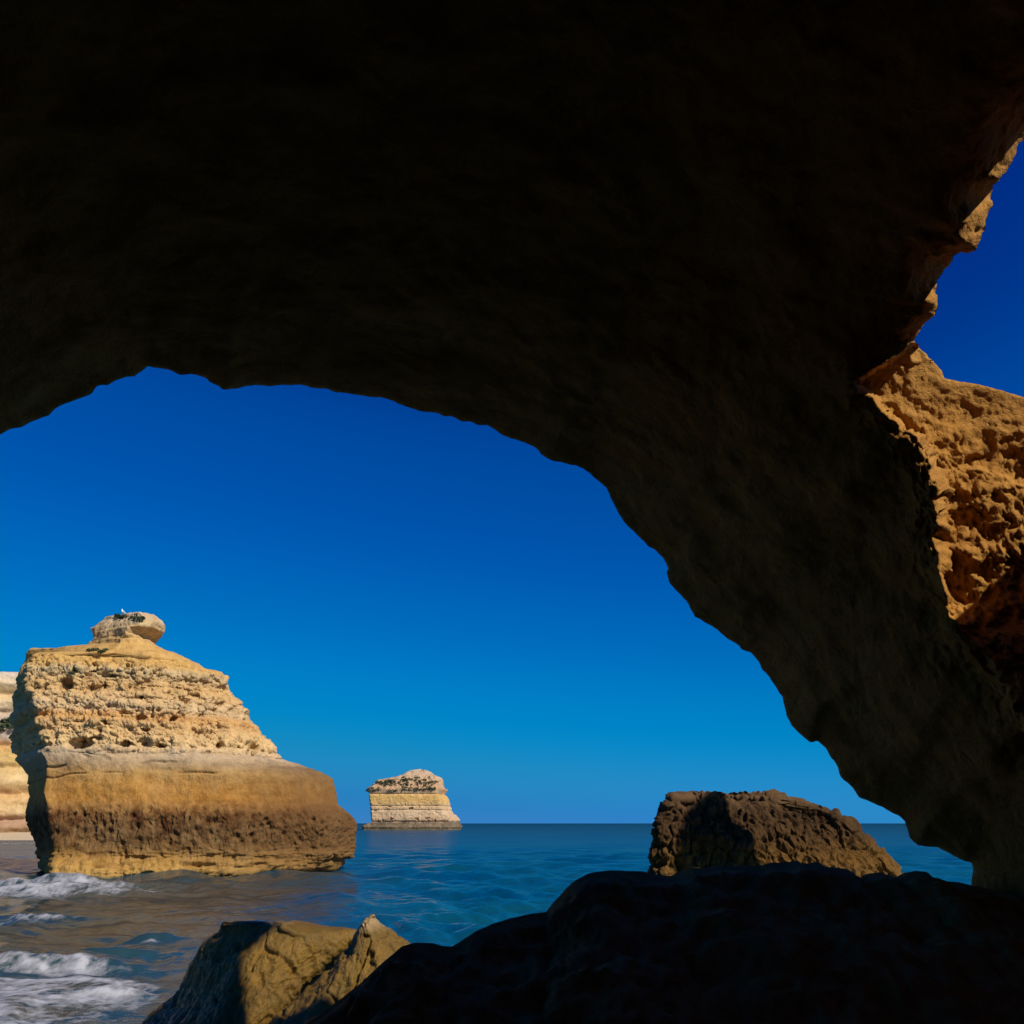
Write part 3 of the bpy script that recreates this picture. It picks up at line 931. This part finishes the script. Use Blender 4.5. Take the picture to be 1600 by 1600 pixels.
def wet_mat(name):
    t = rock_mat(name, bands=[(0, (0.14, 0.07, 0.004)), (0.4, (0.20, 0.098, 0.005)), (0.75, (0.26, 0.135, 0.008)), (0.95, (0.20, 0.105, 0.009)), (1, (0.55, 0.36, 0.15))], height=2.0, warp=0.1,
                 tint=(0.075, 0.052, 0.003), tint_amt=0.75, unit=0.22, bump=1.0, rough=0.36, var=0.65, streak=0.25)
    t.b.inputs['Specular IOR Level'].default_value = 0.5
    return t.m


wet = wet_mat('wet_stone')
ra = loft_obj('shore_rock', AP, wet, (-3.2, YA + 1, 0))
tag(ra, 'wet olive brown rock with a broad dark left flank, standing in the water', 'rock', 'wet rocks beside the ledge')
shadow_caster([(170, 1690), (215, 1600), (255, 1555), (280, 1520), (305, 1475), (325, 1443)],
     [(318, 1690), (342, 1600), (350, 1560), (362, 1520), (380, 1490), (405, 1468), (432, 1449), (436, 1443)], AP, 13.4, 4.0, 5.2, 0.5, (5.8, 9.3))  # added out of view, cut to darken the wet rock's left flank
YB = 12.4
B_L = [(360, 1720), (415, 1620), (440, 1592), (480, 1552), (520, 1512), (548, 1478), (554, 1462), (560, 1450), (570, 1440), (574, 1438)]
B_R = [(800, 1720), (740, 1600), (690, 1530), (660, 1498), (632, 1475), (612, 1457), (590, 1444), (578, 1438)]
bz = np.linspace(-0.6, float(at(576, 1438.5, np.array(YB))[2]), 150)
bxl, _ = side(B_L, YB, bz)
bxr, _ = side(B_R, YB + 0.2, bz)
bh = np.clip(bz / bz[-1], 0, 1)
ctl = ctrl_stack((bxl, YB + 0.1 + 0 * bz), (mix_(bxl, bxr, 0.18), YB - 0.7 + 0.55 * bh), (mix_(bxl, bxr, 0.55), YB - 0.75 + 0.55 * bh), (bxr, YB + 0.2 + 0 * bz), (mix_(bxl, bxr, 0.7), YB + 1.2 - 0.7 * bh), (mix_(bxl, bxr, 0.3), YB + 1.2 - 0.7 * bh))
BP = loft(ctl, [60, 90, 110, 50, 40, 40], bz, 4.0, 8, 0.02)
BP = displace(displace(BP, lambda P, n: 0.5 * wet_d1(P, n) * taper(P)), lambda P, n: wet_d2(P, n) * taper(P))
rb_ = loft_obj('shore_rock', BP, wet, (-1.8, YB, 0))
tag(rb_, 'pointed wet brown rock leaning between the olive rock and the dark ledge', 'rock', 'wet rocks beside the ledge')

# ================================================================== SEA
def axis_r():
    dep = np.concatenate([np.geomspace(0.00003, 0.004, 50)[:-1], np.linspace(0.004, 0.25, 640), np.linspace(0.25, 1.0, 30)[1:]])
    return (CAM_H / np.tan(dep))[::-1]


R = axis_r()
A1 = np.radians(np.concatenate([np.linspace(-120, -44, 60)[:-1], np.linspace(-44, 40, 900), np.linspace(40, 120, 60)[1:]]))
RR, AA = np.meshgrid(R, A1, indexing='ij')
WX, WY = RR * np.sin(AA), RR * np.cos(AA)
spacing = np.maximum(np.gradient(R)[:, None] + 0 * AA, 0.0016 * RR)
rw = random.Random(3)
Z = np.zeros_like(WX)
warp = 0.8 * fbm(np.stack([WX * 0.12, WY * 0.12, 0 * WX], -1), 2)
for i in range(46):
    lam = 0.35 * (9.0 / 0.35) ** (i / 45.0)
    ang = math.radians(-62 + rw.gauss(0, 38))           # waves run toward the beach on the left
    kx, ky = math.sin(ang) * 2 * math.pi / lam, -abs(math.cos(ang)) * 2 * math.pi / lam
    amp = 0.0088 * lam ** 0.86
    ph = rw.uniform(0, 6.28)
    w = 1 - sstep(0.16, 0.4, spacing / lam)
    arg = kx * WX + ky * WY + ph + warp * (2.0 if lam < 3 else 1.0)
    Z += w * amp * (np.sin(arg) + 0.25 * np.sin(2 * arg + 0.6))
Z *= 1 - 0.5 * sstep(-1.0, -7.0, WX) * (1 - sstep(38, 60, RR))            # calmer water inside the bay
pn = fbm(np.stack([WX * 0.5, WY * 0.5, 0 * WX + 5], -1), 3, ridged=True)
Z += 0.02 * pn * (1 - sstep(0.3, 1.2, spacing))

# breakers and foam, laid out in world metres from the shore
near_shore = sstep(-3.0, -9.0, WX) * (1 - sstep(60, 130, RR))
foam = np.zeros_like(WX)


def blob(px, py, rx, ry, amp, rot=0.0):
    c = on_sea(np.array(px, float), np.array(py, float))
    dx, dy = WX - c[0], WY - c[1]
    cr, sr = math.cos(rot), math.sin(rot)
    u, v = dx * cr + dy * sr, -dx * sr + dy * cr
    return amp * np.exp(-((u / rx) ** 2 + (v / ry) ** 2))


for px, py, rx, ry, h in ((60, 1388, 7.0, 1.1, 0.55), (20, 1398, 8, 0.9, 0.3), (110, 1396, 3.0, 0.8, 0.4), (30, 1436, 5, 0.8, 0.2), (60, 1512, 2.6, 0.45, 0.30), (125, 1505, 1.2, 0.35, 0.25),
                          (240, 1470, 1.0, 0.45, 0.25), (165, 1494, 1.6, 0.4, 0.2), (175, 1556, 1.0, 0.3, 0.2)):
    Z += blob(px, py, rx, ry, h)
NP_ = np.stack([WX, WY * 0.8, 0 * WX], -1)
lace = fbm(NP_ * 1.1 + 3, 5, 0.62, ridged=True)
lace2 = fbm(np.stack([WX * 0.45, WY * 0.9, 0 * WX], -1) + 30, 4, 0.6)
dens = blob(55, 1390, 6.0, 1.3, 1.0) + blob(10, 1394, 6.5, 1.8, 0.9) + blob(115, 1397, 3.0, 0.9, 0.8) + blob(-5, 1440, 3.2, 1.6, 0.65) + blob(70, 1438, 1.6, 0.22, 0.6) + blob(95, 1416, 4.0, 1.0, 0.35) \
    + blob(5, 1550, 2.6, 1.5, 1.1) + blob(50, 1515, 1.9, 0.5, 1.0) + blob(120, 1518, 0.9, 0.35, 0.8) + blob(20, 1590, 1.9, 1.2, 0.85) + blob(-60, 1560, 4, 2.5, 1.1) + blob(-60, 1400, 9, 3, 1.0) \
    + blob(232, 1474, 0.5, 0.3, 0.7) + blob(170, 1555, 0.35, 0.2, 0.7) + blob(115, 1555, 0.7, 0.4, 0.75) + blob(250, 1397, 2.5, 0.6, 0.4) + blob(20, 1318, 12, 6, 0.9) + blob(641, 1306, 2.2, 6, 0.9) + blob(655, 1296, 5, 12, 0.5)
lace3 = fbm(np.stack([WX * 2.2, WY * 3.0, 0 * WX], -1) + 8, 4, 0.65, ridged=True)
foam = np.clip(0.85 * np.minimum(dens, 1.0) * (0.25 + 0.8 * lace + 0.8 * lace2 + 0.5 * lace3) - 0.30, 0, 1)
foam = np.where(dens > 0.08, foam, 0)
# narrow foam collars where the stack meets the water
SEAV = np.stack([WX, WY, Z], -1)
sea_t = NT('sea_water')
tc = sea_t.new('ShaderNodeTexCoord')
geo = tc.outputs['Object']
sh = sea_t.new('ShaderNodeAttribute')
sh.attribute_name = 'shallow'
deep = sea_t.mix(sea_t.ramp(sea_t.noise(geo, 0.05, 4, 0.6), [(0.4, grey(0)), (0.62, grey(1))]), (0.0, 0.062, 0.132), (0.005, 0.100, 0.118))
sand = sea_t.mix(sea_t.noise(geo, 0.3, 4, 0.6), (0.018, 0.045, 0.047), (0.042, 0.055, 0.042))
wcol = sea_t.mix(sh.outputs['Fac'], deep, sand)
# wave slopes too small to model: rougher and never mirror-like towards the horizon
df = sea_t.new('ShaderNodeBsdfDiffuse')
df.name = 'sea_body'
lenn = sea_t.new('ShaderNodeVectorMath', operation='LENGTH')
sea_t.link(geo, lenn.inputs[0])
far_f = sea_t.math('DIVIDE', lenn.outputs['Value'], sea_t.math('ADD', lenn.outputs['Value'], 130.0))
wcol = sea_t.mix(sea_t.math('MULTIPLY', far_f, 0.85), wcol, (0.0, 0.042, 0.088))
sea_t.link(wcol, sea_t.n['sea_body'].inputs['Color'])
b1 = sea_t.noise(geo, 0.65, 6, 0.62, 0.3)
b2 = sea_t.noise(geo, 4.0, 4, 0.6, 0.3)
b3 = sea_t.noise(geo, 0.09, 4, 0.6, 0.5)
nb = sea_t.bump(b3, 0.35, 3.0)
nb = sea_t.bump(b1, 0.36, 0.5, nb)
nb = sea_t.bump(b2, 0.55, 0.08, nb)
for l_ in list(sea_t.n):
    if l_.type == 'BUMP' and l_.inputs['Distance'].default_value < 1:
        sea_t.link(sea_t.math('MULTIPLY', sea_t.math('SUBTRACT', 1.0, sea_t.math('MULTIPLY', sh.outputs['Fac'], 0.62)), l_.inputs['Strength'].default_value), l_.inputs['Strength'])
gl = sea_t.new('ShaderNodeBsdfGlossy')
fr = sea_t.new('ShaderNodeFresnel')
fr.inputs['IOR'].default_value = 1.33
sea_t.link(sea_t.math('ADD', sea_t.math('MULTIPLY', far_f, 0.22), 0.06), gl.inputs['Roughness'])
for nd in (gl, fr):
    sea_t.link(nb, nd.inputs['Normal'])
cap = sea_t.math('SUBTRACT', 0.85, sea_t.math('MULTIPLY', far_f, 0.76))
mxs = sea_t.new('ShaderNodeMixShader')
sea_t.link(sea_t.math('MINIMUM', fr.outputs[0], cap), mxs.inputs[0])
sea_t.link(df.outputs[0], mxs.inputs[1])
sea_t.link(gl.outputs[0], mxs.inputs[2])
sea_t.link(mxs.outputs[0], sea_t.out.inputs['Surface'])
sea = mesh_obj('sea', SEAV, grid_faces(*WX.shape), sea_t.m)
tag(sea, kind='structure')
shallow = sstep(0, -13, WX + 0.10 * (WY - 20) + 3.0 * fbm(np.stack([WX * 0.1, WY * 0.1, 0 * WX], -1), 3)) * (1 - sstep(40, 110, RR) * 0.92)
attr(sea, 'shallow', shallow)

fm = foam > 0.015
fcs = grid_faces(*WX.shape)
sel = fm.ravel()[fcs].any(1)
fcs = fcs[sel]
us = np.zeros(WX.size, bool)
us[fcs.ravel()] = True
rm = np.cumsum(us) - 1
fv = SEAV.reshape(-1, 3)[us].copy()
ff_ = foam.ravel()[us]
fv[:, 2] += 0.01 + 0.05 * ff_ * (0.5 + 0.5 * fbm(fv * 3.0, 3))
foam_t = NT('surf_foam')
at_ = foam_t.new('ShaderNodeAttribute')
at_.attribute_name = 'foam'
tcf = foam_t.new('ShaderNodeTexCoord')
fn = foam_t.noise(tcf.outputs['Object'], 3.0, 6, 0.7, 0.5)
al = foam_t.math('MULTIPLY', foam_t.math('SUBTRACT', foam_t.math('ADD', at_.outputs['Fac'], fn), 0.66), 1.5, True)
al = foam_t.math('MULTIPLY', al, foam_t.math('MULTIPLY', at_.outputs['Fac'], 3.0, True))
foam_t.b.inputs['Base Color'].default_value = (0.42, 0.42, 0.43, 1)
foam_t.b.inputs['Roughness'].default_value = 0.6
foam_t.link(al, foam_t.b.inputs['Alpha'])
fo = mesh_obj('surf_foam', fv, rm[fcs], foam_t.m)
attr(fo, 'foam', ff_)
tag(fo, 'white surf foam washing towards the beach at the lower left', 'foam', kind='stuff')

# beach
sand_t = rock_mat('beach_sand', base=(0.55, 0.42, 0.26), unit=1.0, bump=0.2, var=0.15, streak=0)
bx = np.linspace(-320, 0, 80)
by = np.linspace(0, 1, 12)
c0 = at(60, 1309, np.array(185.0))
BXg, BTg = np.meshgrid(bx, by)
front_y = 176 + 0.02 * (BXg + 30) + 3 * np.sin(BXg * 0.05)
BYg = front_y + BTg * 30
BZg = -0.35 + BTg * 2.2 + 0.06 * perlin(np.stack([BXg * 0.2, BYg * 0.2, 0 * BXg], -1))
m_ = sstep(-86, -98, BXg)
BZg = BZg * m_ - 2.0 * (1 - m_)
beach = mesh_obj('beach', np.stack([BXg, BYg, BZg], -1), grid_faces(*BXg.shape), sand_t.m)
tag(beach, kind='structure')
# ================================================================== PLANTS
leaf_t = NT('scrub_leaf')
tcl = leaf_t.new('ShaderNodeTexCoord')
leaf_t.link(leaf_t.ramp(leaf_t.noise(tcl.outputs['Object'], 3.0, 3, 0.6), [(0.35, (0.02, 0.035, 0.012)), (0.65, (0.06, 0.075, 0.025))]), leaf_t.b.inputs['Base Color'])
leaf_t.b.inputs['Roughness'].default_value = 0.8


def tuft_mesh(centres, radii, per, leaf, seed):
    r = np.random.default_rng(seed)
    V, Fc = [], []
    for c, rad in zip(centres, radii):
        v = r.normal(size=(per, 3))
        v /= np.linalg.norm(v, axis=1, keepdims=True)
        v[:, 2] = np.abs(v[:, 2])
        p = np.array(c) + v * (rad * r.uniform(0.35, 1.0, (per, 1))) * np.array([1, 1, 0.7])
        for j in range(per):
            a = r.normal(size=3)
            a /= np.linalg.norm(a)
            b = np.cross(a, r.normal(size=3))
            b /= np.linalg.norm(b)
            s = leaf * r.uniform(0.6, 1.3)
            k = len(V) * 1
            V += [p[j] - a * s, p[j] + b * s * 0.5, p[j] + a * s, p[j] - b * s * 0.5]
            Fc.append([k, k + 1, k + 2, k + 3])
    return np.array(V), np.array(Fc)


def bvh_of(P):
    from mathutils.bvhtree import BVHTree
    f = grid_faces(P.shape[0], P.shape[1], True)
    return BVHTree.FromPolygons(P.reshape(-1, 3).tolist(), f.tolist())


O3 = Vector((0, 0, CAM_H))
stack_bvh, isl_bvh, cliff_bvh = bvh_of(SP), bvh_of(IP), bvh_of(CP)


def hit(bvh, px, py):
    d = pdir(np.array(float(px)), np.array(float(py)))
    h = bvh.ray_cast(O3, Vector(d.tolist()))
    return None if h[0] is None else np.array(h[0])


def surface_top(bvh, x, y):
    h = bvh.ray_cast(Vector((x, y, 100)), Vector((0, 0, -1)))
    return None if h[0] is None else np.array(h[0])


def shrub(name, bvh, pts, rad, leaf, label, seed, per=40, top=False, cat='shrub', group=None):
    cs = []
    for px, py in pts:
        c = hit(bvh, px, py)
        if c is None:                                   # just over the edge: stand on the top behind it
            w = at(px, py, np.array(63.6))
            c = surface_top(bvh, w[0], w[1])
        if c is not None:
            cs.append(c)
    if not cs:
        return None
    r = np.random.default_rng(seed)
    V, Fc = tuft_mesh(cs, [rad * r.uniform(0.7, 1.2) for _ in cs], per, leaf, seed)
    loc = tuple(np.mean(cs, 0))
    o = mesh_obj(name, V, Fc, leaf_t.m, None, loc, False)
    tag(o, label, cat, 'green shrubs on the big sea stack' if bvh is stack_bvh else None)
    return o


shrub('shrub', stack_bvh, [(183, 963), (187, 964), (191, 964), (196, 964.5), (188, 966)], 0.28, 0.12, 'low green shrub under the gull on the mushroom cap', 1, 60)
shrub('shrub', stack_bvh, [(207, 966), (212, 966.5), (217, 967), (222, 966), (219, 969)], 0.28, 0.12, 'dark green shrub on the right half of the mushroom cap', 2, 60)
shrub('shrub', stack_bvh, [(139, 1016), (144, 1016.5), (150, 1016)], 0.22, 0.11, 'thin green tuft on the shoulder below the mushroom cap', 3, 50)
shrub('shrub', stack_bvh, [(157, 1019), (161, 1018.5), (165, 1017)], 0.22, 0.11, 'rounder green tuft right of the thin tuft on the shoulder', 4, 50)
shrub('shrub', stack_bvh, [(112, 1052), (115, 1048), (118, 1045)], 0.22, 0.11, 'green tuft in the crevice of the upper left face of the stack', 5, 50)
shrub('shrub', cliff_bvh, [(2, 1130), (8, 1127), (14, 1126), (20, 1130), (6, 1137), (14, 1135), (20, 1138), (3, 1142), (10, 1131), (-4, 1133), (17, 1133)], 1.1, 0.42, 'green bush growing on a shelf of the pale left cliff', 6, 60)
r_ = np.random.default_rng(12)
cs = []
for band, cnt in ((((600, 640), (1218, 1228)), 45), (((628, 676), (1214, 1236)), 60), (((648, 680), (1222, 1236)), 40), (((578, 592), (1231, 1237)), 16), (((605, 620), (1234, 1239)), 10), (((588, 612), (1221, 1225)), 25), (((672, 684), (1221, 1223)), 8)):
    for _ in range(cnt):
        h_ = hit(isl_bvh, r_.uniform(*band[0]), r_.uniform(*band[1]))
        if h_ is not None:
            cs.append(h_)
V, Fc = tuft_mesh(cs, r_.uniform(0.35, 1.5, len(cs)), 34, 0.32, 5)
scrub = mesh_obj('scrub', V, Fc, leaf_t.m, None, (float(np.mean([c[0] for c in cs])), YI, 25.0), False)
tag(scrub, 'dark green scrub growing over the top of the distant island', 'scrub', kind='stuff')

# ================================================================== GULL ON THE CAP
def ellipsoid_chain(path, radii, n=14):
    """One continuous skin swept along path with elliptical radii (a, b)."""
    path, radii = np.array(path, float), np.array(radii, float)
    rows = []
    for k in range(len(path)):
        tgt = path[min(k + 1, len(path) - 1)] - path[max(k - 1, 0)]
        tgt /= np.linalg.norm(tgt)
        s_ = np.array([0, 1.0, 0])
        u_ = np.cross(tgt, s_)
        u_ /= np.linalg.norm(u_)
        a = np.linspace(0, 2 * math.pi, n, endpoint=False)
        rows.append(path[k] + np.outer(np.cos(a), s_) * radii[k, 0] + np.outer(np.sin(a), u_) * radii[k, 1])
    return np.array(rows)


def plain(name, col, rough=0.6):
    t = NT(name)
    tcx = t.new('ShaderNodeTexCoord')
    v = t.ramp(t.noise(tcx.outputs['Object'], 25, 3, 0.6), [(0.3, tuple(c * 0.9 for c in col)), (0.7, col)])
    t.link(v, t.b.inputs['Base Color'])
    t.b.inputs['Roughness'].default_value = rough
    return t.m


white_m, wing_m, beak_m, leg_m = plain('white_feather', (0.8, 0.8, 0.8)), plain('grey_feather', (0.32, 0.34, 0.37)), plain('yellow_beak', (0.6, 0.38, 0.04)), plain('pink_leg', (0.55, 0.3, 0.15))
g0 = at(187, 962, np.array(63.4))
best_, gy, gz = -1, 63.2, float(g0[2])
for y_ in np.arange(62.3, 65.5, 0.1):
    h_ = surface_top(stack_bvh, float(g0[0]), float(y_))
    if h_ is not None and (h_[2] - CAM_H) / y_ > best_:
        best_, gy, gz = (h_[2] - CAM_H) / y_, float(y_), float(h_[2])
gull = bpy.data.objects.new('gull', None)
COL.objects.link(gull)
gull.location = (float(g0[0]), gy, gz - 0.004)
gull.rotation_euler = (0, 0, radians(200))
tag(gull, 'white gull standing upright on the very top of the mushroom cap', 'gull')
body = ellipsoid_chain([(-0.30, 0, 0.10), (-0.22, 0, 0.13), (-0.10, 0, 0.20), (0.02, 0, 0.27), (0.09, 0, 0.34), (0.11, 0, 0.40), (0.115, 0, 0.45), (0.14, 0, 0.48), (0.165, 0, 0.485), (0.18, 0, 0.485)],
                       [(0.01, 0.006), (0.05, 0.03), (0.09, 0.085), (0.10, 0.105), (0.085, 0.09), (0.05, 0.055), (0.045, 0.05), (0.05, 0.05), (0.035, 0.035), (0.004, 0.004)])
mesh_obj('body', body, grid_faces(body.shape[0], body.shape[1], True), white_m, gull)
for sgn in (-1, 1):
    wing = ellipsoid_chain([(0.06, 0.085 * sgn, 0.30), (0.0, 0.105 * sgn, 0.27), (-0.12, 0.10 * sgn, 0.20), (-0.26, 0.06 * sgn, 0.13), (-0.38, 0.03 * sgn, 0.09)], [(0.006, 0.01), (0.018, 0.07), (0.018, 0.06), (0.012, 0.035), (0.003, 0.006)])
    mesh_obj('wing', wing, grid_faces(wing.shape[0], wing.shape[1], True), wing_m, gull)
    leg = ellipsoid_chain([(0.0, 0.035 * sgn, 0.18), (0.005, 0.035 * sgn, 0.09), (0.0, 0.035 * sgn, 0.01), (0.05, 0.035 * sgn, 0.002)], [(0.012, 0.012), (0.007, 0.007), (0.007, 0.007), (0.02, 0.004)], 8)
    mesh_obj('leg', leg, grid_faces(leg.shape[0], leg.shape[1], True), leg_m, gull)
beak = ellipsoid_chain([(0.165, 0, 0.482), (0.20, 0, 0.478), (0.225, 0, 0.468)], [(0.012, 0.014), (0.009, 0.011), (0.002, 0.002)], 8)
mesh_obj('beak', beak, grid_faces(beak.shape[0], beak.shape[1], True), beak_m, gull)
